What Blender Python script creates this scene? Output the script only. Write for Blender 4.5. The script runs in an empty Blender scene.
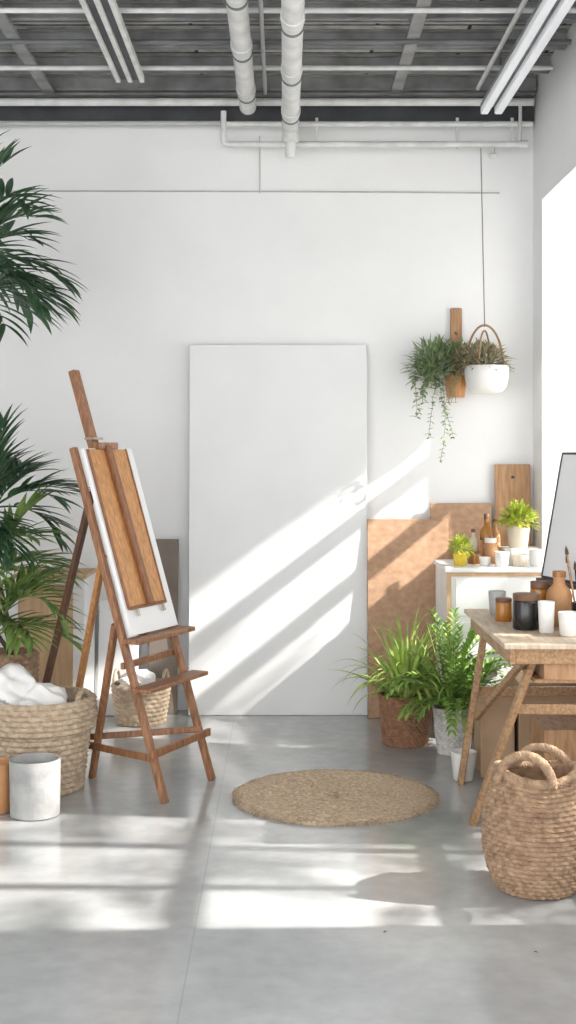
import bpy, math, random
from mathutils import Vector, Matrix, noise
V=Vector
R=random.Random(11)
pi=math.pi
scene=bpy.context.scene
COL=scene.collection

# ---------------------------------------------------------------- materials
def mat(name,c1,c2=None,rough=0.6,scale=8,stretch=(1,1,1),bump=0.0,bscale=60,metal=0,detail=4,spec=0.5,trans=0,emit=0,lo=0.35,hi=0.65,distort=0.0):
    m=bpy.data.materials.new(name); m.use_nodes=True
    nt=m.node_tree; n=nt.nodes; b=n['Principled BSDF']
    if c2 is None: c2=tuple(x*0.85 for x in c1)
    tc=n.new('ShaderNodeTexCoord'); mp=n.new('ShaderNodeMapping'); mp.inputs['Scale'].default_value=stretch
    nt.links.new(tc.outputs['Object'],mp.inputs['Vector'])
    no=n.new('ShaderNodeTexNoise'); no.inputs['Scale'].default_value=scale; no.inputs['Detail'].default_value=detail
    no.inputs['Distortion'].default_value=distort
    nt.links.new(mp.outputs[0],no.inputs['Vector'])
    cr=n.new('ShaderNodeValToRGB'); cr.color_ramp.elements[0].position=lo; cr.color_ramp.elements[1].position=hi
    cr.color_ramp.elements[0].color=(*c1,1); cr.color_ramp.elements[1].color=(*c2,1)
    nt.links.new(no.outputs['Fac'],cr.inputs['Fac']); nt.links.new(cr.outputs[0],b.inputs['Base Color'])
    b.inputs['Roughness'].default_value=rough; b.inputs['Metallic'].default_value=metal
    b.inputs['Specular IOR Level'].default_value=spec
    if trans: b.inputs['Transmission Weight'].default_value=trans
    if emit:
        b.inputs['Emission Color'].default_value=(*c1,1); b.inputs['Emission Strength'].default_value=emit
    if bump:
        n2=n.new('ShaderNodeTexNoise'); n2.inputs['Scale'].default_value=bscale; n2.inputs['Detail'].default_value=5
        nt.links.new(mp.outputs[0],n2.inputs['Vector'])
        bp=n.new('ShaderNodeBump'); bp.inputs['Strength'].default_value=bump; bp.inputs['Distance'].default_value=0.01
        nt.links.new(n2.outputs['Fac'],bp.inputs['Height']); nt.links.new(bp.outputs[0],b.inputs['Normal'])
    return m

M={}
M['wall']=mat('white_wall_paint',(0.85,0.85,0.848),(0.80,0.802,0.802),0.85,1.6,bump=0.06,bscale=90,detail=6)
M['white']=mat('white_paint',(0.84,0.84,0.835),(0.78,0.78,0.775),0.5,6)
M['canvas']=mat('primed_canvas',(0.80,0.805,0.81),(0.77,0.775,0.78),0.8,3,bump=0.04,bscale=400)
M['pipe']=mat('white_pipe',(0.74,0.74,0.73),(0.58,0.58,0.57),0.45,10,bump=0.05)
M['steel']=mat('gray_painted_steel',(0.18,0.19,0.20),(0.11,0.115,0.12),0.6,7,(1,6,6))
M['steel_light']=mat('light_painted_steel',(0.30,0.30,0.30),(0.17,0.17,0.17),0.55,7)
M['dark']=mat('dark_steel',(0.05,0.055,0.06),(0.03,0.032,0.035),0.5,7)
M['lamp']=mat('lamp_diffuser',(0.85,0.87,0.9),(0.85,0.87,0.9),0.4,3,emit=0.12)
M['easel']=mat('oiled_beech',(0.34,0.16,0.075),(0.18,0.078,0.036),0.42,14,(6,6,0.8),bump=0.05,bscale=30)
M['easel_dark']=mat('dark_beech',(0.13,0.058,0.032),(0.075,0.032,0.018),0.45,14,(6,6,0.8))
M['panel']=mat('warm_wood_panel',(0.58,0.29,0.105),(0.40,0.18,0.06),0.5,10,(9,9,0.8),bump=0.05,bscale=30)
M['rail']=mat('brown_rail_wood',(0.27,0.115,0.048),(0.17,0.068,0.028),0.5,10,(9,9,0.8))
M['board']=mat('brown_hardboard',(0.52,0.335,0.215),(0.36,0.21,0.125),0.75,26,(1,1,1.4),bump=0.10,bscale=120,detail=9,lo=.25,hi=.75)
M['board2']=mat('orange_plywood',(0.48,0.28,0.145),(0.33,0.175,0.085),0.6,12,(5,1,0.8),detail=8)
M['board3']=mat('taupe_board',(0.22,0.185,0.155),(0.16,0.13,0.105),0.75,5)
M['ply']=mat('pale_plywood',(0.58,0.39,0.23),(0.48,0.31,0.17),0.6,8,(6,1,0.8))
M['table']=mat('pine_table',(0.46,0.28,0.145),(0.28,0.155,0.075),0.5,10,(8,1.2,8),bump=0.05,bscale=30)
M['table_top']=mat('worn_table_top',(0.62,0.52,0.40),(0.46,0.35,0.25),0.5,7,(8,1,1))
M['wicker']=mat('seagrass_weave',(0.46,0.315,0.20),(0.23,0.14,0.085),0.85,34,bump=0.5,bscale=150,lo=.3,hi=.7)
M['wicker_light']=mat('pale_jute_weave',(0.56,0.45,0.33),(0.36,0.265,0.18),0.88,40,bump=0.4,bscale=150,lo=.3,hi=.7)
M['wicker_red']=mat('brown_rattan',(0.34,0.175,0.09),(0.17,0.08,0.042),0.6,40,bump=0.3,bscale=150,lo=.3,hi=.7)
M['wicker_grey']=mat('whitewashed_weave',(0.62,0.60,0.57),(0.44,0.42,0.39),0.85,40,bump=0.2,bscale=150)
M['rug']=mat('jute_rug',(0.78,0.62,0.45),(0.46,0.34,0.225),0.95,60,bump=0.6,bscale=260,lo=.3,hi=.7)
M['concrete']=mat('concrete_pot',(0.42,0.42,0.41),(0.31,0.31,0.305),0.85,12,bump=0.15,bscale=80)
M['cloth']=mat('white_cotton',(0.84,0.83,0.82),(0.76,0.75,0.74),0.95,10,bump=0.15,bscale=30)
M['soil']=mat('potting_soil',(0.07,0.045,0.03),(0.035,0.022,0.015),0.95,60,bump=0.6,bscale=80)
M['leaf']=mat('fern_green',(0.28,0.42,0.09),(0.12,0.24,0.045),0.5,14,spec=0.3)
M['leaf_bright']=mat('bright_green',(0.50,0.58,0.17),(0.22,0.36,0.075),0.5,14,spec=0.3)
M['leaf_dark']=mat('palm_green',(0.065,0.135,0.065),(0.026,0.066,0.032),0.42,9,spec=0.4)
M['leaf_mid']=mat('palm_mid_green',(0.26,0.37,0.10),(0.10,0.19,0.05),0.42,9,spec=0.4)
M['leaf_grey']=mat('muted_green',(0.29,0.37,0.18),(0.13,0.20,0.09),0.6,20,spec=0.3)
M['leaf_rust']=mat('dry_rose_foliage',(0.42,0.31,0.21),(0.22,0.25,0.12),0.7,30,spec=0.3)
M['yellow']=mat('yellow_petals',(0.75,0.55,0.05),(0.6,0.42,0.03),0.6,20)
M['lime']=mat('lime_leaves',(0.55,0.60,0.06),(0.30,0.42,0.05),0.55,20)
M['stem']=mat('stem_brown',(0.13,0.10,0.05),(0.08,0.06,0.03),0.8,10)
M['ceramic']=mat('white_ceramic',(0.80,0.79,0.77),(0.74,0.73,0.70),0.3,5)
M['beige']=mat('beige_stoneware',(0.62,0.55,0.45),(0.54,0.46,0.37),0.6,14)
M['greyc']=mat('grey_stoneware',(0.42,0.42,0.41),(0.34,0.34,0.335),0.5,14)
M['terra']=mat('terracotta',(0.55,0.29,0.13),(0.45,0.215,0.09),0.55,9)
M['amber']=mat('amber_glaze',(0.42,0.18,0.03),(0.30,0.11,0.02),0.2,9)
M['black']=mat('black_glass',(0.022,0.02,0.02),(0.014,0.013,0.012),0.2,9)
M['brownlid']=mat('brown_lid',(0.17,0.085,0.045),(0.11,0.055,0.03),0.5,9)
M['card']=mat('cardboard',(0.48,0.33,0.21),(0.40,0.27,0.165),0.85,6)
M['hoop']=mat('cane_hoop',(0.36,0.20,0.10),(0.25,0.13,0.06),0.6,20)
M['cable']=mat('grey_cable',(0.50,0.50,0.50),(0.44,0.44,0.44),0.6,9)
M['cord']=mat('grey_cord',(0.25,0.24,0.21),(0.18,0.17,0.15),0.8,9)
M['metal']=mat('brass_metal',(0.45,0.40,0.33),(0.35,0.30,0.25),0.35,9,metal=.8)
M['bristle']=mat('brush_bristle',(0.12,0.07,0.03),(0.06,0.035,0.02),0.9,40)
M['ground']=mat('pale_paving',(0.5,0.5,0.48),(0.42,0.42,0.40),0.9,3)

def floor_mat():
    m=bpy.data.materials.new('polished_concrete'); m.use_nodes=True
    nt=m.node_tree; n=nt.nodes; L=nt.links; b=n['Principled BSDF']
    tc=n.new('ShaderNodeTexCoord')
    def nz(s,d,dist=0):
        x=n.new('ShaderNodeTexNoise'); x.inputs['Scale'].default_value=s; x.inputs['Detail'].default_value=d; x.inputs['Distortion'].default_value=dist
        L.new(tc.outputs['Object'],x.inputs['Vector']); return x
    a=nz(1.5,10,0.5); c=nz(14,10,0.1)
    cr=n.new('ShaderNodeValToRGB'); e=cr.color_ramp.elements
    e[0].position=.30; e[0].color=(0.35,0.362,0.37,1); e[1].position=.70; e[1].color=(0.50,0.51,0.513,1)
    L.new(a.outputs['Fac'],cr.inputs['Fac'])
    cr2=n.new('ShaderNodeValToRGB'); e=cr2.color_ramp.elements
    e[0].position=.25; e[0].color=(0.84,0.84,0.84,1); e[1].position=.75; e[1].color=(1,1,1,1)
    L.new(c.outputs['Fac'],cr2.inputs['Fac'])
    mx=n.new('ShaderNodeMix'); mx.data_type='RGBA'; mx.blend_type='MULTIPLY'; mx.inputs['Factor'].default_value=1
    L.new(cr.outputs[0],mx.inputs['A']); L.new(cr2.outputs[0],mx.inputs['B'])
    sp=n.new('ShaderNodeSeparateXYZ'); L.new(tc.outputs['Object'],sp.inputs[0])
    def joint(out,pos,per,w):
        ad=n.new('ShaderNodeMath'); ad.operation='SUBTRACT'; L.new(out,ad.inputs[0]); ad.inputs[1].default_value=pos-per/2
        md=n.new('ShaderNodeMath'); md.operation='FLOORED_MODULO'; L.new(ad.outputs[0],md.inputs[0]); md.inputs[1].default_value=per
        s=n.new('ShaderNodeMath'); s.operation='SUBTRACT'; L.new(md.outputs[0],s.inputs[0]); s.inputs[1].default_value=per/2
        ab=n.new('ShaderNodeMath'); ab.operation='ABSOLUTE'; L.new(s.outputs[0],ab.inputs[0])
        lt=n.new('ShaderNodeMath'); lt.operation='LESS_THAN'; L.new(ab.outputs[0],lt.inputs[0]); lt.inputs[1].default_value=w
        return lt
    j1=joint(sp.outputs['X'],-0.27,2.6,0.0026)
    sc=n.new('ShaderNodeMath'); sc.operation='MULTIPLY'; L.new(j1.outputs[0],sc.inputs[0]); sc.inputs[1].default_value=0.25
    m2=n.new('ShaderNodeMix'); m2.data_type='RGBA'; L.new(sc.outputs[0],m2.inputs['Factor']); L.new(mx.outputs['Result'],m2.inputs['A']); m2.inputs['B'].default_value=(0.16,0.16,0.16,1)
    L.new(m2.outputs['Result'],b.inputs['Base Color'])
    rr=n.new('ShaderNodeMapRange'); rr.inputs['From Min'].default_value=.3; rr.inputs['From Max'].default_value=.7; rr.inputs['To Min'].default_value=.10; rr.inputs['To Max'].default_value=.22
    L.new(a.outputs['Fac'],rr.inputs['Value']); L.new(rr.outputs[0],b.inputs['Roughness'])
    b.inputs['Specular IOR Level'].default_value=.8
    bp=n.new('ShaderNodeBump'); bp.inputs['Strength'].default_value=.02; bp.inputs['Distance'].default_value=.01
    L.new(c.outputs['Fac'],bp.inputs['Height']); L.new(bp.outputs[0],b.inputs['Normal'])
    return m
M['floor']=floor_mat()

def ceil_mat():
    m=bpy.data.materials.new('plank_ceiling'); m.use_nodes=True
    nt=m.node_tree; n=nt.nodes; L=nt.links; b=n['Principled BSDF']
    tc=n.new('ShaderNodeTexCoord')
    br=n.new('ShaderNodeTexBrick'); br.inputs['Scale'].default_value=1
    br.inputs['Brick Width'].default_value=0.9; br.inputs['Row Height'].default_value=0.11; br.inputs['Mortar Size'].default_value=0.010
    br.inputs['Color1'].default_value=(0.52,0.51,0.48,1); br.inputs['Color2'].default_value=(0.33,0.325,0.31,1); br.inputs['Mortar'].default_value=(0.03,0.03,0.03,1)
    L.new(tc.outputs['Object'],br.inputs['Vector'])
    no=n.new('ShaderNodeTexNoise'); no.inputs['Scale'].default_value=14; no.inputs['Detail'].default_value=8
    L.new(tc.outputs['Object'],no.inputs['Vector'])
    cr=n.new('ShaderNodeValToRGB'); cr.color_ramp.elements[0].position=.35; cr.color_ramp.elements[0].color=(.6,.6,.6,1); cr.color_ramp.elements[1].position=.6
    L.new(no.outputs['Fac'],cr.inputs['Fac'])
    mx=n.new('ShaderNodeMix'); mx.data_type='RGBA'; mx.blend_type='MULTIPLY'; mx.inputs['Factor'].default_value=1
    L.new(br.outputs['Color'],mx.inputs['A']); L.new(cr.outputs[0],mx.inputs['B']); L.new(mx.outputs['Result'],b.inputs['Base Color'])
    b.inputs['Roughness'].default_value=.85
    return m
M['ceil']=ceil_mat()

# ---------------------------------------------------------------- mesh builder
class MB:
    def __init__(s): s.v=[]; s.f=[]
    def add(s,vs,fs):
        o=len(s.v); s.v+= [V(x) for x in vs]; s.f+=[tuple(i+o for i in f) for f in fs]
    def box(s,x0,x1,y0,y1,z0,z1):
        s.add([(x0,y0,z0),(x1,y0,z0),(x1,y1,z0),(x0,y1,z0),(x0,y0,z1),(x1,y0,z1),(x1,y1,z1),(x0,y1,z1)],
              [(0,3,2,1),(4,5,6,7),(0,1,5,4),(1,2,6,5),(2,3,7,6),(3,0,4,7)]); return s
    def beam(s,p,q,w,h,side):
        p=V(p);q=V(q);d=(q-p).normalized(); a=V(side); a=(a-d*a.dot(d)).normalized(); b=d.cross(a)
        vs=[]
        for c in (p,q):
            for i,j in ((-1,-1),(1,-1),(1,1),(-1,1)): vs.append(c+a*(i*w/2)+b*(j*h/2))
        s.add(vs,[(0,3,2,1),(4,5,6,7),(0,1,5,4),(1,2,6,5),(2,3,7,6),(3,0,4,7)]); return s
    def lathe(s,prof,c,seg=40,fn=None,cap0=True,cap1=True):
        c=V(c); vs=[];fs=[]
        for i,(r,z) in enumerate(prof):
            for j in range(seg):
                a=2*pi*j/seg; rr=r if fn is None else fn(r,z,a,i)
                vs.append((c.x+rr*math.cos(a),c.y+rr*math.sin(a),c.z+z))
        for i in range(len(prof)-1):
            for j in range(seg):
                k=(j+1)%seg; fs.append((i*seg+j,i*seg+k,(i+1)*seg+k,(i+1)*seg+j))
        if cap0: fs.append(tuple(reversed(range(seg))))
        if cap1: fs.append(tuple(range((len(prof)-1)*seg,len(prof)*seg)))
        s.add(vs,fs); return s
    def tube(s,path,r,seg=8,caps=True):
        path=[V(p) for p in path]; n=len(path); vs=[];fs=[]
        a=None
        for i,p in enumerate(path):
            d=(path[min(i+1,n-1)]-path[max(i-1,0)]).normalized()
            if a is None:
                a=d.orthogonal().normalized()
            a=(a-d*a.dot(d)).normalized(); b=d.cross(a)
            rr=r(i/(n-1)) if callable(r) else r
            for j in range(seg):
                t=2*pi*j/seg; vs.append(p+a*(rr*math.cos(t))+b*(rr*math.sin(t)))
        for i in range(n-1):
            for j in range(seg):
                k=(j+1)%seg; fs.append((i*seg+j,i*seg+k,(i+1)*seg+k,(i+1)*seg+j))
        if caps: fs.append(tuple(reversed(range(seg)))); fs.append(tuple(range((n-1)*seg,n*seg)))
        s.add(vs,fs); return s
    def braid(s,path,r,tw=3,strands=3,seg=7,sub=6):
        path=[V(p) for p in path]; n=len(path); P=[]
        for i in range((n-1)*sub+1):
            t=i/sub; k=min(n-2,int(t)); P.append(path[k].lerp(path[k+1],t-k))
        a=None; fr=[]
        for i,p in enumerate(P):
            d=(P[min(i+1,len(P)-1)]-P[max(i-1,0)]).normalized()
            if a is None: a=d.orthogonal().normalized()
            a=(a-d*a.dot(d)).normalized(); fr.append((a.copy(),d.cross(a)))
        for q in range(strands):
            pp=[]
            for i,p in enumerate(P):
                th=2*pi*(q/strands+tw*i/(len(P)-1)); pp.append(p+fr[i][0]*(r*.5*math.cos(th))+fr[i][1]*(r*.5*math.sin(th)))
            s.tube(pp,r*.62,seg)
        return s
    def blade(s,p,d,length,width,droop=0.8,seg=7,fold=0.25,sharp=0.8,roll=0):
        p=V(p); d=V(d).normalized(); vs=[];fs=[]
        step=length/seg
        side=d.cross(V((0,0,1)))
        if side.length<0.05: side=V((R.uniform(-1,1),R.uniform(-1,1),0))
        side.normalize()
        if roll: side=Matrix.Rotation(roll,3,d)@side
        for i in range(seg+1):
            t=i/seg; w=width*0.5*(math.sin(pi*min(1,(t*0.92+0.08))**sharp)); w=max(w,0.0004)
            up=side.cross(d)
            vs+= [p-side*w+up*w*fold*2, p.copy(), p+side*w+up*w*fold*2]
            d=(d+V((0,0,-droop*step/max(length,.001)*(0.4+1.2*t)))).normalized()
            p=p+d*step
        for i in range(seg):
            o=i*3; fs+=[(o,o+1,o+4,o+3),(o+1,o+2,o+5,o+4)]
        s.add(vs,fs); return s
    def frond(s,p,d,length,droop,n,ll,lw,start=0.2,ldroop=.6,ang=1.0,rach=0.004):
        p=V(p); d=V(d).normalized(); pts=[p.copy()]; ds=[d.copy()]; N=20; st=length/N
        for i in range(N):
            d=(d+V((0,0,-droop/N*(0.4+1.4*i/N)))).normalized(); p=p+d*st; pts.append(p.copy()); ds.append(d.copy())
        s.tube(pts[::2],lambda t:rach*(1-.75*t),5)
        for i in range(n):
            t=start+(1-start)*i/(n-1); k=min(N-1,int(t*N)); q=pts[k].lerp(pts[k+1],t*N-k); dd=ds[k]
            side=dd.cross(V((0,0,1)))
            if side.length<.05: side=V((1,0,0))
            side.normalize(); up=side.cross(dd)
            l=ll*(0.45+0.55*math.sin(pi*(0.15+0.75*(t-start)/(1-start))))*R.uniform(.85,1.1)
            for sg in (-1,1):
                a=ang*(1-.45*t)*R.uniform(.85,1.15)
                v=dd*math.cos(a)+side*sg*math.sin(a)+up*R.uniform(.05,.3)
                s.blade(q,v,l,lw,ldroop*R.uniform(.6,1.3),5,.2)
        return s
    def weave(s,c,rf,h,rows,strands,amp,inner=True,sub=4,thick=0.012,hf=None):
        c=V(c); seg=strands*4; vs=[];fs=[]; n=rows*sub
        for i in range(n+1):
            t=i/n; z=h*t; row=i//sub; ph=(i%sub)/sub
            ridge=abs(math.sin(pi*ph))
            for j in range(seg):
                a=2*pi*j/seg
                br=math.sin(2*pi*strands/2*(j/seg)*1.0+ (row%2)*pi + ph*1.2)
                r=rf(t)+amp*(ridge*0.75+0.0)+amp*0.55*br*ridge
                zz=z+(hf(a,t) if hf else 0)
                vs.append((c.x+r*math.cos(a),c.y+r*math.sin(a),c.z+zz))
        m=n+1
        for k,(tt,dr) in enumerate([(1.0,-thick*.5),(1.0,-thick),(0.75,-thick),(0.4,-thick),(0.04,-thick)]):
            for j in range(seg):
                a=2*pi*j/seg; r=max(rf(tt)+dr,0.01)
                zz=h*tt+(0.004 if k==0 else 0)+(hf(a,tt) if hf else 0)
                vs.append((c.x+r*math.cos(a),c.y+r*math.sin(a),c.z+zz)); 
            m+=1
        for i in range(m-1):
            for j in range(seg):
                k=(j+1)%seg; fs.append((i*seg+j,i*seg+k,(i+1)*seg+k,(i+1)*seg+j))
        fs.append(tuple(reversed(range(seg)))); fs.append(tuple(range((m-1)*seg,m*seg)))
        s.add(vs,fs); return s
    def build(s,name,mt,base=(0,0,0),parent=None,smooth=False,bevel=0,label=None,kind=None,cat=None,group=None,pbase=None):
        base=V(base)
        me=bpy.data.meshes.new(name); me.from_pydata([tuple(x-base) for x in s.v],[],s.f); me.update()
        me.materials.append(M[mt] if isinstance(mt,str) else mt)
        if smooth:
            for p in me.polygons: p.use_smooth=True
            try: me.set_sharp_from_angle(angle=math.radians(50))
            except Exception: pass
        ob=bpy.data.objects.new(name,me); COL.objects.link(ob)
        if parent is not None:
            ob.parent=parent; ob.location=base-(V(pbase) if pbase is not None else V(parent.location))
        else: ob.location=base
        if bevel:
            md=ob.modifiers.new('bevel','BEVEL'); md.width=bevel; md.segments=2; md.limit_method='ANGLE'
        if label: ob['label']=label
        if kind: ob['kind']=kind
        if cat: ob['category']=cat
        if group: ob['group']=group
        return ob
def thing(name,label,cat,base,group=None):
    e=bpy.data.objects.new(name,None); e.empty_display_size=.05; COL.objects.link(e); e.location=base
    e['label']=label; e['category']=cat
    if group: e['group']=group
    return e
def part(th,name,mb,mt,smooth=False,bevel=0,label=None,kind=None):
    return mb.build(name,mt,th.location,th,smooth,bevel,label,kind)
def dirv(az,el): return V((math.cos(az)*math.cos(el),math.sin(az)*math.cos(el),math.sin(el)))

# ---------------------------------------------------------------- room
ZC=3.50
MB().box(-3.2,2.1,-1.5,7.5,-0.1,0).build('floor','floor',kind='structure')
MB().box(-3.2,1.75,-1.5,7.5,ZC,ZC+.12).build('ceiling','ceil',kind='structure')
MB().box(-3.2,1.75,7.25,7.5,0,ZC).build('wall_back','wall',kind='structure')
MB().box(-3.4,-3.2,2.2,7.5,0,ZC).build('wall_left','wall',kind='structure')
w=MB()
XR=1.39; XO=1.72
w.box(XR,XO,7.0,7.25,0,ZC).box(XR,XO,-1.5,7.0,0,.45).box(XR,XO,-1.5,7.0,2.8,ZC)
w.box(XR,XO,4.95,5.85,.45,2.8).box(XR,XO,2.6,3.95,.45,2.8).box(XR,XO,-1.5,-.8,.45,2.8)
w.build('wall_right','wall',kind='structure')
def window(i,y0,y1,nz,ny,bw=.02,bh=None):
    x0,x1=1.63,1.69; z0,z1=.45,2.8; b=MB(); f=.05; bh=bh or bw
    b.box(x0,x1,y0,y0+f,z0,z1).box(x0,x1,y1-f,y1,z0,z1).box(x0,x1,y0+f,y1-f,z0,z0+f).box(x0,x1,y0+f,y1-f,z1-f,z1)
    for k in range(1,nz):
        z=z0+(z1-z0)*k/nz; b.box(x0+.01,x1-.01,y0+f,y1-f,z-bh,z+bh)
    for k in range(1,ny):
        y=y0+(y1-y0)*k/ny; b.box(x0+.012,x1-.012,y-bw,y+bw,z0+f,z1-f)
    b.build('window_%d'%i,'white',kind='structure')
window(1,5.85,7.0,9,1,.03,.034); window(2,3.95,4.95,4,3,.022,.022); window(3,-.8,2.6,4,5)
MB().box(1.36,1.63,5.85,7.0,.45,.475).build('trim_1','white',(0,0,0),kind='structure')
MB().box(1.73,2.76,-1.5,8.2,3.02,3.10).build('sun_blocker','white',(2.3,3.3,3.02),cat='sun_blocker',label='added white flat slab above the windows outside, blocking high sun')  # unseen slab added outside to cut the upper edge of the sun patches
MB().box(2.1,9,-3,10,-.12,-.02).build('paving','ground',(5,4,-.12),kind='structure')
t=thing('tree','leafy young tree standing on paving outside windows','tree',(3.9,5.4,-.02))
part(t,'trunk',MB().tube([(3.9,5.4,-.02),(3.88,5.38,1.2),(3.86,5.42,2.2),(3.8,5.3,3.2)],lambda u:.05-.03*u,10),'stem',True)
b=MB()
for (p,q) in (((3.86,5.42,2.2),(3.4,4.0,2.8)),((3.84,5.4,2.5),(3.5,6.6,3.4)),((3.82,5.35,2.9),(3.2,4.6,3.3)),((3.8,5.3,3.2),(3.5,5.9,4.0))):
    b.tube([p,V(p).lerp(V(q),.5)+V((0,0,.1)),q],lambda u:.014-.01*u,6)
part(t,'branch',b,'stem',True)
b=MB(); R2=R; R=random.Random(5)
for i in range(22):
    p=V((R.uniform(2.95,3.3),R.uniform(5.5,6.75),R.uniform(2.55,3.5)))
    b.frond(p,dirv(R.uniform(0,2*pi),R.uniform(-.4,.6)),R.uniform(.25,.4),.8,7,.19,.020,.2,.4)
for i in range(24):
    p=V((R.uniform(2.95,3.3),R.uniform(3.9,4.85),R.uniform(2.2,3.2)))
    b.frond(p,dirv(R.uniform(0,2*pi),R.uniform(-.3,.6)),R.uniform(.25,.4),.8,7,.17,.028,.2,.4)
part(t,'foliage',b,'leaf')
R=R2

# ---------------------------------------------------------------- ceiling structure
for i,y in enumerate([7.12,6.76,6.36,5.96,5.58,5.18,4.78]):
    b=MB(); z=ZC-.085
    b.box(-3.2,1.38,y-.006,y+.006,z,ZC-.001).box(-3.2,1.38,y-.028,y+.028,z,z+.010).box(-3.2,1.38,y-.028,y+.028,ZC-.010,ZC-.001)
    b.build('ceiling_beam','steel_light',(-.9,y,z),cat='beam',label='grey painted steel ceiling joist under plank ceiling',group='steel ceiling joists')
b=MB(); b.box(-3.2,1.38,7.19,7.245,3.27,3.40).build('girder','dark',(-.9,7.22,3.27),cat='beam',label='dark steel girder along the top of the white wall')
MB().box(-3.2,1.38,7.14,7.245,3.401,3.413).build('girder_flange','steel_light',(-.9,7.2,3.401),cat='beam',label='pale flat steel strip above the dark girder')
def pipe(x,z,y0,y1,r,label,name='ceiling_pipe',mt='pipe',group='ceiling pipes',joints=True):
    t=thing(name,label,'pipe',(x,y1,z-r),group)
    part(t,'pipe_run',MB().tube([(x,y0,z),(x,y1,z)],r,20),mt,True)
    if joints:
        n=0;y=y1-.35
        while y>y0+.2:
            b=MB(); b.tube([(x,y-.03,z),(x,y+.03,z)],r*1.10,20); part(t,'pipe_coupling',b,'pipe',True)
            b=MB(); b.box(x-.006,x+.006,y+.10,y+.115,z+r*.9,ZC-.088); part(t,'hanger_rod',b,'steel')
            b=MB(); b.tube([(x,y+.095,z),(x,y+.12,z)],r*1.06,20); part(t,'hanger_strap',b,'steel',True)
            y-=.72
    return t
pipe(-.195,3.305,3.5,7.02,.046,'large white insulated pipe hung from ceiling joists')
t=pipe(.035,3.20,3.5,7.04,.046,'large white pipe with a down-turned end fitting')
b=MB(); b.lathe([(.046,0),(.046,-.05),(.03,-.06),(.03,-.13),(.022,-.14)][::-1],(.035,7.03,3.17),20); part(t,'end_fitting',b,'pipe',True)
pipe(-.10,3.36,3.5,6.95,.010,'thin grey conduit under the ceiling',mt='cable',joints=False)
pipe(1.03,3.37,3.5,6.9,.012,'thin white conduit under the ceiling',joints=False)
for x,mt in ((.61,'steel_light'),(-1.28,'steel_light')):
    b=MB(); b.box(x-.03,x+.03,3.5,7.10,ZC-.105,ZC-.087); b.build('ceiling_strut',mt,(x,5.5,ZC-.105),cat='beam',label='flat grey steel strut crossing the ceiling joists',group='ceiling struts')
def xpipe(x0,x1,y,z,r,label,mt='pipe'):
    MB().tube([(x0,y,z),(x1,y,z)],r,14).build('ceiling_pipe',mt,((x0+x1)/2,y,z),smooth=True,cat='pipe',label=label,group='ceiling pipes')
xpipe(-3.1,1.36,7.08,3.345,.021,'white pipe running across below the joists')
xpipe(-3.1,1.36,6.58,3.384,.012,'thin white conduit running across below the joists')
xpipe(-3.1,1.36,6.16,3.384,.012,'pale grey conduit running across below joists','steel')
xpipe(-3.1,1.36,5.72,3.384,.012,'thin white conduit running across below the joists')
t=thing('sprinkler_pipe','thin white sprinkler pipe with turned ends near the wall','pipe',(.45,7.12,3.12))
part(t,'pipe_run',MB().tube([(-.33,7.10,3.30),(-.33,7.10,3.14),(-.325,7.10,3.125),(-.31,7.10,3.12),(1.32,7.10,3.12)],.016,12),'pipe',True)
part(t,'pipe_elbow',MB().tube([(1.285,7.10,3.12),(1.33,7.10,3.12)],.022,12),'pipe',True)
part(t,'riser',MB().tube([(1.29,7.10,3.12),(1.29,7.10,3.33)],.010,10),'pipe',True)
part(t,'sprinkler_head',MB().lathe([(.018,-.06),(.03,-.05),(.012,-.035),(.012,0)],(1.14,7.10,3.11),12),'pipe',True)
xpipe(-.33,1.36,7.12,3.235,.015,'thin white conduit crossing the top of the wall')
xpipe(-3.1,-.35,7.16,3.25,.013,'thin pale conduit along the top of the wall','cable')
for x in (.18,.95,1.25):
    MB().box(x-.008,x+.008,7.12,7.13,3.10,3.27).build('pipe_bracket','pipe',(x,7.125,3.2),cat='bracket',label='small white pipe hanger bracket',group='pipe brackets')
t=thing('wall_cable','thin grey cable clipped across the white wall','cable',(-.2,7.24,2.88))
part(t,'cable_run',MB().tube([(-3.1,7.243,2.895),(-.13,7.243,2.89),(1.2,7.243,2.882)],.004,6),'cable',True)
part(t,'cable_drop',MB().tube([(-.135,7.243,3.2),(-.135,7.243,2.88)],.003,6),'cable',True)
def fixture(x,z,y0,y1,sep,tw,label):
    t=thing('ceiling_light',label,'lamp',(x,y1,z),'fluorescent ceiling lights')
    part(t,'lamp_housing',MB().box(x-sep,x+sep,y0,y1,z+.03,z+.045),'steel_light')
    for s in (-1,1):
        part(t,'fluorescent_tube',MB().box(x+s*(sep-tw)-tw,x+s*(sep-tw)+tw,y0,y1,z-.01,z+.03),'lamp',bevel=.008)
    for y in (y0+.3,y1-.3):
        part(t,'hanger_rod',MB().box(x-.006,x+.006,y,y+.012,z+.045,ZC-.01),'steel')
fixture(1.10,3.24,4.2,6.9,.058,.021,'long slim white twin fluorescent fixture hung from ceiling')
t=thing('cable_tray','narrow grey cable tray with pale edges on ceiling','cable tray',(-.78,6.5,3.32))
part(t,'tray_base',MB().box(-.83,-.73,3.6,6.6,3.33,3.337),'dark')
for x in (-.84,-.78,-.72): part(t,'tray_rail',MB().box(x-.011,x+.011,3.6,6.6,3.315,3.345),'pipe')
for y in (4.5,5.4,6.3): part(t,'hanger_rod',MB().box(-.786,-.774,y,y+.012,3.34,ZC-.01),'steel')

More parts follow.
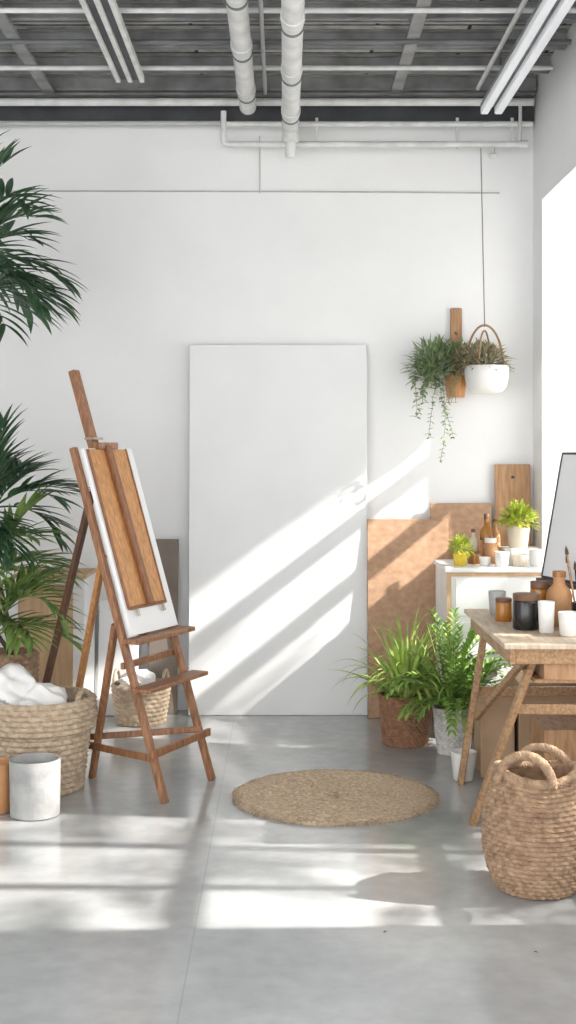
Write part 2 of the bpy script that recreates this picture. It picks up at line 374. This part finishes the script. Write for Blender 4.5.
# ---------------------------------------------------------------- leaning panels
def leaning(name,x0,x1,yb,yt,h,th,mt,label,cat,bev=.003,z0=0,roll=0):
    b=MB(); d=V((0,yt-yb,h)).normalized(); n=V((0,-d.z,d.y))*th
    vs=[]
    for x in (x0,x1):
        for z,y in ((z0,yb),(z0+h,yt)):
            p=V((x,y,z)); vs.append(p); vs.append(p+n)
    b.add(vs,[(0,2,3,1),(4,5,7,6),(1,3,7,5),(0,4,6,2),(2,6,7,3),(0,1,5,4)])
    return b.build(name,mt,((x0+x1)/2,yb,z0),bevel=bev,cat=cat,label=label)
leaning('blank_canvas',-.522,.457,7.13,7.22,2.03,.035,'canvas','large blank white canvas panel leaning on the wall','canvas')
leaning('hardboard_panel',.455,.90,7.03,7.14,1.07,.012,'board','brown hardboard panel leaning against the wall','board')
leaning('plywood_panel',.81,1.15,7.12,7.22,1.155,.014,'board','brown wooden board leaning on the wall behind white cabinet','board')
leaning('cutting_board',1.168,1.365,7.14,7.22,1.37,.016,'board2','tall orange-brown board with a hanging hole','board')
MB().tube([(1.265,7.19,1.30),(1.265,7.175,1.30)],.008,12).build('board_peg','dark',(1.265,7.18,1.3),cat='peg',label='dark round hanging peg of the tall board')
leaning('taupe_panel',-.745,-.585,7.14,7.22,.955,.014,'board3','dark taupe board leaning on the wall','board')
t=thing('storage_cabinet','low pale plywood cabinet with white side by the wall','cabinet',(-1.2,6.95,0))
part(t,'body',MB().box(-1.40,-1.04,6.78,7.15,.0,.78),'white',bevel=.004)
part(t,'door',MB().box(-1.385,-1.10,6.765,6.78,.03,.75),'ply',bevel=.003)
part(t,'cabinet_top',MB().box(-1.42,-1.03,6.76,7.16,.78,.80),'ply',bevel=.003)
leaning('small_canvas',-1.02,-.80,7.1,7.2,.62,.02,'canvas','small blank white canvas leaning on the wall','canvas')

# ---------------------------------------------------------------- easel
A=V((-.489,5.34,0)); B=V((-.316,5.71,0)); wv=(B-A).normalized(); nv=V((wv.y,-wv.x,0))
k=.45/1.46
def E(u,z,out=0,back=0):
    return A+wv*u - nv*(k*z+back) + V((0,0,z)) + nv*out
t=thing('easel','reddish wooden studio easel holding a primed board','easel',tuple((A+B)/2-nv*.3))
WB=(B-A).length
part(t,'front_leg',MB().beam(E(0,0.0),E(0,1.46),.026,.034,nv),'easel',bevel=.004)
part(t,'front_leg',MB().beam(E(WB,0.0),E(WB,1.42),.026,.034,nv),'easel',bevel=.004)
part(t,'mast',MB().beam(E(WB*.45,.62,-.01),E(WB*.42,1.80,-.01),.050,.032,wv),'easel',bevel=.005)
part(t,'mast_rail',MB().beam(E(WB*.46,.79,.064),E(WB*.42,1.47,.064),.036,.022,wv),'rail',bevel=.004)
part(t,'rear_leg',MB().beam(E(.10,1.27,-.03),E(.33,0,0,.93),.034,.024,wv),'easel_dark',bevel=.004)
part(t,'rear_leg',MB().beam(E(.06,1.0,-.03),E(.58,0,0,.88),.030,.024,wv),'panel',bevel=.004)
part(t,'side_strut',MB().beam(E(.02,.72,-.03),E(.22,0,0,.50),.032,.024,wv),'easel',bevel=.004)
part(t,'cross_bar',MB().beam(E(-.04,.20,.022),E(WB+.05,.20,.022),.016,.034,nv),'easel',bevel=.004)
part(t,'cross_bar',MB().beam(E(-.02,.55,-.025),E(WB+.03,.55,-.025),.018,.028,nv),'easel',bevel=.004)
part(t,'side_bar',MB().beam(E(-.02,.18,.02),E(.21,.15,0,.51),.016,.030,wv),'easel',bevel=.004)
part(t,'side_bar',MB().beam(E(WB,.22,.02),E(.22,.18,0,.46),.016,.028,wv),'easel',bevel=.004)
part(t,'tray',MB().beam(E(-.05,.46,.055),E(WB+.05,.46,.055),.085,.018,nv),'easel',bevel=.004)
part(t,'canvas_tray',MB().beam(E(-.03,.655,.055),E(WB+.04,.655,.055),.085,.020,nv),'easel',bevel=.004,label='wooden ledge that the board stands on')
part(t,'top_clamp',MB().beam(E(WB*.25,1.468,.045),E(WB*.62,1.468,.045),.045,.03,nv),'easel',bevel=.004)
part(t,'clamp_plate',MB().beam(E(WB*.34,1.50,.0),E(WB*.52,1.50,.0),.05,.010,nv),'metal',bevel=.002)
cb=thing('painting_board','white primed board with a framed warm wood panel','painting board',tuple(E(WB/2,.67,.04)))
part(cb,'board',MB().beam(E(WB/2,.672,.034),E(WB/2,1.455,.034),WB-.02,.018,wv),'canvas',bevel=.003)
pw=.300; pc=.180; pz=.790
part(cb,'wood_panel',MB().beam(E(pc,pz,.0475),E(pc,1.452,.0475),pw,.008,wv),'panel',bevel=.002)
for s in (-1,1): part(cb,'panel_frame',MB().beam(E(pc+s*pw/2,pz-.005,.050),E(pc+s*pw/2,1.454,.050),.010,.012,wv),'rail',bevel=.002)
part(cb,'panel_frame',MB().beam(E(pc-pw/2,pz-.005,.052),E(pc+pw/2,pz-.005,.052),.016,.012,nv),'rail',bevel=.002)
for u_ in (.08,.29): part(cb,'metal_clip',MB().beam(E(u_,pz-.01,.060),E(u_,pz-.04,.060),.016,.006,wv),'metal')
for z in (1.0,.60,.30):
    part(t,'knob',MB().tube([E(WB+.02,z,-.02),E(WB+.045,z,-.02)],.013,12),'dark',True)

# ---------------------------------------------------------------- rug
b=MB(); NR=24; sub=4; seg=360; cx,cy=.213,5.43; R0=.410
vs=[];fs=[]
for i in range(NR*sub+1):
    t_=i/(NR*sub); 
    for j in range(seg):
        a=2*pi*j/seg; edge=1+0.05*noise.noise(V((math.cos(a)*2,math.sin(a)*2,0)))+ R.uniform(-.010,.010)*(t_>.95)
        r=R0*t_*edge
        z=.012+.0015*abs(math.sin(pi*(i%sub)/sub))+.004*noise.noise(V((r*math.cos(a)*25,r*math.sin(a)*25,0)))+R.uniform(-.002,.002)
        if i==0: z=.012
        if i==NR*sub: z=.001
        vs.append((cx+r*math.cos(a),cy+r*math.sin(a),z))
for i in range(NR*sub):
    for j in range(seg):
        kk=(j+1)%seg; fs.append((i*seg+j,i*seg+kk,(i+1)*seg+kk,(i+1)*seg+j)) if i>0 else fs.append((j,(i+1)*seg+kk,(i+1)*seg+j)) 
b.add(vs,fs)
for i in range(8000):
    a=R.uniform(0,2*pi); rr=R0*(math.sqrt(R.uniform(.0,1)) if i%3 else R.uniform(.95,1.015)); p=V((cx+rr*math.cos(a),cy+rr*math.sin(a),.012))
    b.blade(p,dirv(R.uniform(0,2*pi) if i%3 else a+R.uniform(-1.2,1.2),R.uniform(0.05,.5)),R.uniform(.018,.046),.0028,1.6,3,.1)
b.build('rug','rug',(cx,cy,0),smooth=True,cat='rug',label='round shaggy jute rug lying on concrete floor')

# ---------------------------------------------------------------- baskets
def arc(c,rx,h,axis,n=14,a0=0,a1=pi,lean=(0,0,0)):
    c=V(c);ax=V(axis);ln=V(lean); return [c+ax*(rx*math.cos(a0+(a1-a0)*i/n))+(V((0,0,h))+ln)*math.sin(a0+(a1-a0)*i/n) for i in range(n+1)]
c=V((.835,4.30,0)); t=thing('basket','bulging brown braided seagrass basket with low looped handles','basket',c)
def rf(t_):
    pts=[(0,.116),(.08,.138),(.2,.156),(.38,.170),(.55,.172),(.7,.164),(.85,.148),(1,.132)]
    for (a,ra),(b_,rb_) in zip(pts,pts[1:]):
        if t_<=b_: return ra+(rb_-ra)*(t_-a)/(b_-a)
    return pts[-1][1]
part(t,'body',MB().weave(c,rf,.385,25,62,.0095,hf=lambda a,t_: .012*t_**6*math.cos(2*a)),'wicker',True)
part(t,'rim',MB().braid([c+V((.130*math.cos(a),.130*math.sin(a),.388+.012*math.cos(2*a))) for a in [2*pi*i/48 for i in range(49)]],.014,26,3,6,4),'wicker',True)
ax=V((.92,-.38,0)).normalized(); side=V((.38,.92,0)).normalized()
part(t,'handle',MB().braid(arc(c-side*.110+V((-.015,0,.365)),.090,.095,ax,18,lean=side*(.012)),.015,9,3,7,5),'wicker',True)
part(t,'handle',MB().braid(arc(c+side*.110+V((0,0,.365)),.088,.080,ax,18,lean=side*(-.012)),.015,9,3,7,5),'wicker',True)
c=V((-1.055,5.58,0)); t=thing('basket','wide low jute basket with thick folded rim','basket',c)
part(t,'body',MB().weave(c,lambda q:.185+.045*q,.36,15,56,.010),'wicker_light',True)
part(t,'rim_band',MB().weave(c+V((0,0,.26)),lambda q:.236+.006*math.sin(pi*q),.135,6,60,.010),'wicker_light',True)
for s in (1,-1):
    pts=arc(c+V((.20*s,-.05,.375)),.055,.05,(.3,.95,0)); part(t,'handle',MB().braid(pts,.012,4),'wicker_light',True)
def cloth(name,c,r,label,cat='cloth',group=None,sz=(1,1,.7),folds=5,amp=.22,ph=0,mt='cloth'):
    b=MB(); n=34;m=64; vs=[];fs=[]
    for i in range(n+1):
        th=pi*i/n
        for j in range(m):
            a=2*pi*j/m; p=V((math.sin(th)*math.cos(a),math.sin(th)*math.sin(a),math.cos(th)))
            f=1-abs(math.sin(folds*(p.x*.8+p.y*.6+.7*p.z)+ph+1.6*noise.noise(p*1.3+V(c)*5)))
            q=p*(1+amp*(f-.6)*math.sin(th)**.5+amp*.9*noise.noise(p*1.5+V(c)*9)); vs.append((c[0]+q.x*r*sz[0],c[1]+q.y*r*sz[1],c[2]+q.z*r*sz[2]))
    for i in range(n):
        for j in range(m):
            kk=(j+1)%m; fs.append((i*m+j,(i+1)*m+j,(i+1)*m+kk,i*m+kk))
    b.add(vs,fs); return b.build(name,mt,c,smooth=True,cat=cat,label=label,group=group)
cloth('cloth_bundle',(-1.165,5.56,.42),.13,'soft folded white cotton cloth in the basket',group='cloth bundles',sz=(1,.9,.80),folds=4)
cloth('cloth_bundle',(-1.04,5.53,.38),.115,'soft folded white cotton cloth in the basket',group='cloth bundles',sz=(1,.8,.7),folds=4.5,ph=1)
cloth('cloth_bundle',(-1.09,5.68,.35),.12,'soft folded white cotton cloth in the basket',group='cloth bundles',sz=(1.2,.7,.7),folds=4,ph=2)
c=V((-.76,6.92,0)); t=thing('basket','small tan woven basket with looped handles by the wall','basket',c)
part(t,'body',MB().weave(c,lambda q:.125+.03*q,.21,9,42,.008),'wicker_light',True)
for s in (-1,1): part(t,'handle',MB().tube(arc(c+V((.13*s,0,.20)),.045,.08,(.25,.95,0)),.009,8),'wicker_light',True)
cloth('paper_bundle',(-.78,6.92,.20),.11,'crumpled white paper in the small basket',cat='paper',folds=6,amp=.3)

def vessel(name,c,prof,mt,label,cat,seg=36,group=None):
    return MB().lathe(prof,c,seg).build(name,mt,c,smooth=True,cat=cat,label=label,group=group)
def cup_prof(r0,r1,h,th=.006,base=.012):
    return [(r0*.9,0),(r0,.004),(r1,h-.002),(r1-th*.5,h),(r1-th,h-.003),(max(r0-th,.005),base)]
vessel('concrete_pot',(-.99,5.17,0),cup_prof(.098,.102,.225,.012,.03),'concrete','grey concrete cylinder pot on the floor beside basket','pot')
vessel('brown_pot',(-1.165,5.22,0),cup_prof(.07,.075,.20,.010,.03),'terra','brown terracotta pot beside the grey pot','pot')
vessel('white_pot',(.79,5.72,0),cup_prof(.045,.057,.125,.006,.02),'ceramic','small white ceramic pot on the floor','pot')

# ---------------------------------------------------------------- floor plants
def floor_plant(c,rb,rt,h,wm,label,ph,n,lm,spread,nm='potted_plant',fern=False,emin=38,bw=(.012,.022),rows=None,strands=40,amp=.007):
    c=V(c); t=thing(nm,label,'potted plant',c)
    part(t,'pot',MB().weave(c,lambda q:rb+(rt-rb)*math.sin(q*pi/2),h,rows or max(6,int(h/.022)),strands,amp),wm,True)
    part(t,'rim',MB().braid([c+V(((rt)*math.cos(a),(rt)*math.sin(a),h)) for a in [2*pi*i/40 for i in range(41)]],.009,20,3,5,3),wm,True)
    part(t,'soil',MB().lathe([(rt-.018,0),(rt-.02,.006),(.001,.014)],c+V((0,0,h*.86)),30),'soil',True)
    b=MB(); p0=c+V((0,0,h*.9))
    for i in range(n):
        az=R.uniform(0,2*pi); u=i/n; el=math.radians(88-(88-emin)*u*R.uniform(.75,1.1))
        L=ph*R.uniform(.7,1.12)*(1-.2*u); off=V((math.cos(az),math.sin(az),0))*R.uniform(0,rt*.5)
        if fern and R.random()<.75:
            b.frond(p0+off,dirv(az,el),L,spread*1.3*R.uniform(.7,1.3),13,.068,.019,.15,.7,1.05,.003)
        else:
            b.blade(p0+off,dirv(az,el),L,R.uniform(*bw),spread*R.uniform(.5,1.8),9,.2,.7)
    part(t,'foliage',b,lm)
    return t
floor_plant((.60,6.42,0),.108,.126,.240,'wicker_red','grassy green plant in a brown rattan pot',.45,130,'leaf_bright',1.7,emin=38,bw=(.016,.030),rows=18,strands=64,amp=.005)
floor_plant((.81,6.22,0),.072,.092,.215,'wicker_grey','arching green fern in a whitewashed woven pot',.48,60,'leaf',1.35,'potted_fern',True,emin=38,rows=16,strands=52,amp=.004)

# ---------------------------------------------------------------- palms
def palm(c,specs,label,pot):
    c=V(c); t=thing('potted_palm',label,'palm',c)
    pr,ph,pm=pot
    part(t,'pot',MB().weave(c,lambda q:pr*(.85+.15*q),ph,int(ph/.025),48,.008),pm,True)
    part(t,'soil',MB().lathe([(pr-.02,0),(pr-.025,.006),(.001,.012)],c+V((0,0,ph*.9)),30),'soil',True)
    for (h,nf,L,elr,azr,droop,ll,lw,nl,lm) in specs:
        b=MB(); h=V(h); pts=[(c+V((0,0,ph*.9))).lerp(h,i/8)+V((math.sin(i*.9)*.012,math.cos(i*.7)*.012,0)) for i in range(9)]
        part(t,'stem',MB().tube(pts,lambda u:.014-.006*u,8),'stem',True)
        for i in range(nf):
            az=azr[0]+(azr[1]-azr[0])*(i+R.uniform(.1,.9))/nf; el=math.radians(R.uniform(*elr))
            b.frond(h+V((0,0,R.uniform(-.10,.03))),dirv(az,el),L*R.uniform(.8,1.1),droop*R.uniform(.7,1.3),nl,ll,lw,.3,.45,.85,.005)
        part(t,'foliage',b,lm)
palm((-1.70,6.05,0),[((-1.44,6.0,2.42),11,.43,(5,80),(-2.0,1.8),1.3,.25,.033,8,'leaf_dark'),
                     ((-1.44,5.95,2.24),8,.42,(-15,35),(-1.4,1.3),1.3,.25,.033,8,'leaf_dark')],
     'tall dark green palm with long pointed leaves',(.17,.34,'wicker'))
palm((-1.29,6.12,0),[((-1.36,6.05,1.20),11,.38,(5,85),(-2.2,1.8),1.1,.24,.028,9,'leaf_dark'),
                     ((-1.37,6.10,.94),9,.37,(5,70),(-2.4,2.0),1.2,.24,.028,9,'leaf_mid'),
                     ((-1.33,6.00,.68),11,.40,(25,70),(-2.6,1.0),1.6,.22,.028,9,'leaf_mid')],
     'bushy green palm in a tall woven basket',(.13,.50,'wicker'))

# ---------------------------------------------------------------- hanging planters
def vine(b,p,L,dx,dy,leafr,stp=.022):
    p=V(p); pts=[p.copy()]; n=max(4,int(L/stp)); d=V((dx,dy,.2)).normalized()
    for i in range(n):
        d=(d+V((R.uniform(-.25,.25),R.uniform(-.15,.15),-.35))).normalized(); p=p+d*stp; pts.append(p.copy())
        for _ in range(2):
            a=R.uniform(0,2*pi); b.blade(p,dirv(a,R.uniform(-.5,.6)),leafr*R.uniform(.7,1.3),leafr*.6,.6,3,.15)
    b.tube(pts,.0015,4)
def bush(b,c,rx,ry,rz,n,ll,lw):
    for i in range(n):
        az=R.uniform(0,2*pi); el=math.asin(R.uniform(-.2,1)); d=dirv(az,el); rr=R.uniform(.45,1)
        p=V(c)+V((d.x*rx*rr,d.y*ry*rr,d.z*rz*rr)); dd=(d+V((R.uniform(-.6,.6),R.uniform(-.6,.6),R.uniform(-.3,.6)))).normalized()
        b.blade(p,dd,ll*R.uniform(.6,1.3),lw*R.uniform(.7,1.2),.7,4,.2)
    for i in range(n//12):
        az=R.uniform(0,2*pi); p=V(c)+V((math.cos(az)*rx*.8,math.sin(az)*ry*.8,rz*R.uniform(.3,.9))); b.tube([V(c)-V((0,0,rz*.2)),(V(c)+p)/2+V((0,0,.01)),p],.0015,4)
c=V((1.095,7.03,1.755))
t=thing('hanging_planter','white bowl planter hung by cord and cane hoop','hanging planter',c)
part(t,'bowl',MB().lathe([(.05,0),(.085,.008),(.108,.04),(.118,.09),(.120,.145),(.115,.150),(.109,.145),(.10,.11)],c,40),'ceramic',True)
part(t,'soil',MB().lathe([(.101,0),(.001,.008)],c+V((0,0,.125)),30,cap0=False),'soil',True)
part(t,'hoop',MB().tube(arc(c+V((-.01,0,.14)),.10,.23,(1,0,0),24),.006,8),'hoop',True)
part(t,'hoop',MB().tube(arc(c+V((-.01,0,.14)),.085,.20,(.5,.85,0),24),.005,8),'hoop',True)
part(t,'cord',MB().tube([c+V((-.01,0,.36)),c+V((-.015,.03,.8)),V((1.075,7.10,3.10))],.003,6),'cord',True)
b=MB(); bush(b,c+V((-.01,0,.15)),.13,.10,.11,420,.055,.013); bush(b,c+V((-.10,0,.17)),.08,.07,.08,150,.05,.013)
for i in range(7): vine(b,c+V((-.06-.05*R.random(),-.04+.08*R.random(),.14)),R.uniform(.12,.34),-.6,-.2,.018)
part(t,'foliage',b,'leaf_rust')
c2=V((.905,7.13,1.62))
t=thing('wall_planter','trailing green plant in wooden wall planter with back board','wall planter',c2)
part(t,'back_board',MB().box(.925,.990,7.225,7.245,1.75,2.24),'board2',bevel=.008)
part(t,'wooden_cup',MB().lathe(cup_prof(.05,.06,.12,.007,.02),V((.945,7.155,1.74)),24),'panel',True)
part(t,'peg',MB().tube([(.958,7.24,2.10),(.958,7.16,2.10)],.010,10),'hoop',True)
b=MB(); bush(b,V((.84,7.12,1.88)),.16,.09,.17,360,.065,.016)
bush(b,V((.79,7.12,1.84)),.09,.06,.12,130,.05,.015)
bush(b,V((.94,7.13,1.93)),.11,.07,.12,160,.045,.013)
for i in range(6): vine(b,V((.76+.12*R.random(),7.10+.06*R.random(),1.84)),R.uniform(.10,.30),-.2,-.2,.036)
for i in range(3): vine(b,V((.83+.02*i,7.12,1.80)),R.uniform(.40,.60),.0,-.2,.026)
part(t,'foliage',b,'leaf_grey')

# ---------------------------------------------------------------- white cabinet
t=thing('cabinet','white painted cabinet with weathered drawers by the wall','cabinet',(1.05,6.72,0))
x0,x1,y0,y1=.815,1.355,6.50,7.0
part(t,'cabinet_top',MB().box(x0-.012,x1,y0-.015,y1,.838,.862),'white',bevel=.004)
part(t,'body',MB().box(x0,x1-.01,y0,y1-.01,.14,.838),'white',bevel=.004)
for i,(za,zb) in enumerate(((.62,.81),(.40,.59),(.18,.37))):
    d=part(t,'drawer',MB().box(x0+.04,x1-.04,y0-.014,y0,za,zb),'white',bevel=.004)
    kb=MB().lathe([(.012,0),(.016,.008),(.008,.014)],(0,0,0),14)
    kb.v=[V((v.x+(x0+x1)/2,y0-.014-v.z,v.y+(za+zb)/2)) for v in kb.v]
    kb.build('knob','brownlid',t.location,d,True,pbase=t.location)
for xx in (x0+.03,x1-.05):
    for yy in (y0+.03,y1-.05): part(t,'leg',MB().box(xx-.02,xx+.02,yy-.02,yy+.02,0,.14),'white')
part(t,'edge_trim',MB().box(x0-.002,x0+.02,y0-.008,y0-.0005,.14,.836).box(x0+.02,x1-.01,y0-.008,y0-.0005,.818,.836),'ply')
ZD=.862
def potted(name,c,r,h,pm,lm,label,bushr,n,ll,lw):
    c=V(c); t=thing(name,label,'potted plant',c)
    part(t,'pot',MB().lathe(cup_prof(r*.8,r,h),c,28),pm,True)
    part(t,'soil',MB().lathe([(r*.86,0),(.001,.004)],c+V((0,0,h*.88)),24,cap0=False),'soil',True)
    b=MB(); bush(b,c+V((0,0,h+bushr*.3)),bushr,bushr,bushr*1.1,n,ll,lw); part(t,'foliage',b,lm)
potted('flower_pot',(.895,6.60,ZD),.038,.065,'yellow','lime','small yellow pot with yellow-green flowers on cabinet',.055,150,.035,.014)
MB().box(1.14,1.34,6.72,6.92,ZD,ZD+.075).build('box','ceramic',(1.24,6.8,ZD),bevel=.005,cat='box',label='low white box on the white cabinet')
potted('potted_plant',(1.225,6.80,ZD+.075),.06,.11,'beige','lime','lime green plant in a beige pot on white box',.085,260,.05,.018)
def bottle(c,r,h,mt,label,capm='brownlid',neck=.38):
    c=V(c); t=thing('bottle',label,'bottle',c)
    part(t,'body',MB().lathe([(r*.92,0),(r,.006),(r,h*.55),(r*.85,h*.66),(r*neck,h*.76),(r*neck,h*.9)],c,28),mt,True)
    part(t,'cap',MB().lathe([(r*neck*1.15,0),(r*neck*1.15,h*.1),(r*neck,h*.11)],c+V((0,0,h*.89)),20),capm,True)
def jar(c,r,h,mt,label,lid):
    c=V(c); t=thing('jar',label,'jar',c)
    part(t,'body',MB().lathe([(r*.93,0),(r,.006),(r,h*.78),(r*.9,h*.84)],c,32),mt,True)
    part(t,'lid',MB().lathe([(r*.97,0),(r*.99,.004),(r*.99,h*.17),(r*.95,h*.18)],c+V((0,0,h*.82)),32),lid,True)
def cup(c,r,h,mt,label,name='cup',cat='cup'):
    return vessel(name,c,cup_prof(r*.85,r,h,.004,.008),mt,label,cat,28)
bottle((1.075,6.90,ZD),.036,.25,'amber','amber glass bottle with dark cap on cabinet')
bottle((1.13,6.96,ZD),.028,.22,'terra','slim terracotta bottle on cabinet')
bottle((1.005,6.90,ZD),.026,.17,'beige','small beige bottle on cabinet')
bottle((1.035,6.82,ZD),.022,.13,'terra','short orange bottle on cabinet')
jar((.985,6.72,ZD),.034,.065,'amber','short amber jar on white cabinet','brownlid')
jar((1.075,6.76,ZD),.032,.13,'terra','orange-brown jar on white cabinet','ceramic')
cup((1.10,6.56,ZD),.038,.075,'ceramic','white ceramic cup on white cabinet')
cup((1.19,6.58,ZD),.042,.06,'beige','wide beige bowl on white cabinet','bowl','bowl')
cup((1.02,6.60,ZD),.030,.045,'ceramic','small white cup on white cabinet')
cup((1.28,6.60,ZD),.036,.085,'ceramic','white ceramic mug on white cabinet')
cup((1.17,6.66,ZD),.030,.085,'ceramic','narrow white cup on white cabinet')

# ---------------------------------------------------------------- work table
ZT=.745
t=thing('work_table','worn pine trestle table with splayed legs','table',(1.08,5.25,0))
part(t,'table_top',MB().box(.80,1.375,4.72,5.78,.725,ZT),'table_top',bevel=.004)
part(t,'apron',MB().box(.825,.845,4.75,5.75,.665,.725),'table',bevel=.003)
part(t,'apron',MB().box(1.33,1.35,4.75,5.75,.665,.725),'table',bevel=.003)
part(t,'apron',MB().box(.845,1.33,4.76,4.78,.665,.725),'table',bevel=.003)
part(t,'apron',MB().box(.845,1.33,5.72,5.74,.665,.725),'table',bevel=.003)
part(t,'leg',MB().beam((.95,4.86,.715),(.73,5.04,0),.042,.026,(0,1,0)),'table',bevel=.004)
part(t,'leg',MB().beam((.875,5.62,.715),(.765,5.64,0),.038,.026,(0,1,0)),'table',bevel=.004)
part(t,'leg',MB().beam((1.22,4.86,.715),(1.34,4.98,0),.045,.028,(0,1,0)),'table',bevel=.004)
part(t,'leg',MB().beam((1.25,5.62,.715),(1.34,5.70,0),.045,.028,(0,1,0)),'table',bevel=.004)
part(t,'crossbar',MB().beam((.88,4.93,.47),(1.27,4.91,.47),.04,.022,(0,0,1)),'table',bevel=.003)
part(t,'crossbar',MB().beam((.85,5.66,.40),(1.29,5.66,.40),.04,.022,(0,0,1)),'table',bevel=.003)
part(t,'brace',MB().beam((.90,4.80,.69),(.83,5.60,.30),.03,.02,(0,0,1)),'table',bevel=.003)
part(t,'shelf',MB().box(.93,1.34,4.82,5.66,.585,.60),'table',bevel=.003)
part(t,'drawer_box',MB().box(.96,1.33,4.80,5.3,.600,.663),'board2',bevel=.003)
MB().box(.87,1.02,5.75,5.95,0,.36).build('cardboard_box','card',(.95,5.8,0),bevel=.003,cat='box',label='tall brown cardboard box under the table')
MB().box(1.04,1.30,5.76,6.05,0,.42).build('cardboard_box','card',(1.16,5.9,0),bevel=.003,cat='box',label='wide brown cardboard box under the table')
MB().box(1.04,1.30,5.2,5.5,0,.33).build('wooden_crate','board2',(1.16,5.3,0),bevel=.003,cat='box',label='orange-brown wooden crate under the table')
jar((.955,5.12,ZT),.054,.140,'black','black glass jar with brown lid on worktable','brownlid')
jar((.905,5.36,ZT),.034,.095,'amber','small amber-brown jar on worktable','brownlid')
cup((1.015,5.03,ZT),.033,.12,'ceramic','tall white ceramic cup on worktable')
bottle((1.105,5.22,ZT),.052,.22,'terra','squat terracotta bottle on worktable','amber',.45)
cup((1.085,4.93,ZT),.045,.09,'ceramic','white ceramic mug on worktable','mug')
cup((.915,5.58,ZT),.038,.10,'greyc','grey stoneware cup on worktable')
cup((.985,5.50,ZT),.032,.075,'ceramic','small white bowl on worktable')
jar((1.10,5.46,ZT),.045,.115,'amber','amber jar with brown lid on worktable','brownlid')
jar((1.04,5.30,ZT),.036,.17,'amber','tall amber jar with dark lid on worktable','brownlid')
c=V((1.165,5.08,ZT)); t=thing('brush_cup','dark cup full of paint brushes on worktable','brush cup',c)
part(t,'cup',MB().lathe(cup_prof(.036,.042,.11),c,24),'black',True)
for i in range(7):
    a=R.uniform(0,2*pi); p=c+V((math.cos(a)*.015,math.sin(a)*.015,.02)); q=c+V((math.cos(a)*.06,math.sin(a)*.05,R.uniform(.22,.30)))
    part(t,'brush_handle',MB().tube([p,q],.004,8),'table' if i%2 else 'black',True)
    part(t,'brush_bristles',MB().tube([q,q+(q-p).normalized()*.018,q+(q-p).normalized()*.035],lambda u:.007*(1-u*u)+.001,8),'bristle',True)
u=V((.30,-.95,0)).normalized(); n_=V((-.95,-.30,0)).normalized()
o=V((1.135,5.66,.90))
def Q(s,z,out=0): return o+u*s+V((0,0,z))-n_*(z*.19)+n_*out
t=thing('table_easel','small dark tabletop easel on the worktable','easel',(1.22,5.5,ZT))
part(t,'easel_leg',MB().beam(Q(.05,.10,-.02),V(Q(.05,-.154,0)),.02,.02,u),'easel_dark')
part(t,'easel_leg',MB().beam(Q(.31,.10,-.02),V(Q(.31,-.154,0)),.02,.02,u),'easel_dark')
part(t,'mast',MB().beam(Q(.18,.56,-.02),Q(.18,-.154,-.01),.025,.015,u),'easel_dark')
part(t,'ledge',MB().beam(Q(-.01,-.015,.01),Q(.37,-.015,.01),.05,.02,n_),'easel_dark')
t=thing('framed_canvas','blank white canvas with thin dark frame on tabletop easel','canvas',tuple(Q(.18,0,.01)))
part(t,'canvas_face',MB().beam(Q(.18,0,.005),Q(.18,.53,.005),.35,.016,u),'canvas')
for a_,b_ in ((Q(0,-.002,.005),Q(0,.535,.005)),(Q(.36,-.002,.005),Q(.36,.535,.005)),):
    part(t,'frame_edge',MB().beam(a_,b_,.010,.022,u),'dark')
part(t,'frame_edge',MB().beam(Q(0,.535,.005),Q(.36,.535,.005),.022,.010,n_),'dark')
part(t,'frame_edge',MB().beam(Q(0,.0,.005),Q(.36,.0,.005),.022,.010,n_),'dark')

for (x,y) in ((1.0,3.95),(.72,3.75),(.30,3.9)):
    b=MB(); b.blade((x,y,.003),(R.uniform(-1,1),R.uniform(-1,1),.15),.016,.008,.3,4,.2); b.build('dry_leaf','stem',(x,y,0),cat='leaf',label='tiny dry leaf fragment on the concrete floor',group='dry leaf fragments')

# ---------------------------------------------------------------- light
ld=bpy.data.lights.new('sunlight','POINT'); ld.energy=15500; ld.shadow_soft_size=.075; ld.color=(1,.95,.88)
lo=bpy.data.objects.new('sunlight',ld); COL.objects.link(lo); lo.location=(8,4.2,6.85)
wd=bpy.data.worlds.new('world'); scene.world=wd; wd.use_nodes=True
wd.node_tree.nodes['Background'].inputs[0].default_value=(.985,.99,1,1); wd.node_tree.nodes['Background'].inputs[1].default_value=4.2

cd=bpy.data.cameras.new('camera'); cam=bpy.data.objects.new('camera',cd); COL.objects.link(cam)
cam.location=(0,0,1.45); cam.rotation_euler=(pi/2,0,0)
cd.sensor_fit='VERTICAL'; cd.sensor_height=36; cd.lens=1300/1024*36; cd.shift_y=-62/1024; cd.shift_x=4/1024
scene.camera=cam
scene.view_settings.view_transform='Standard'
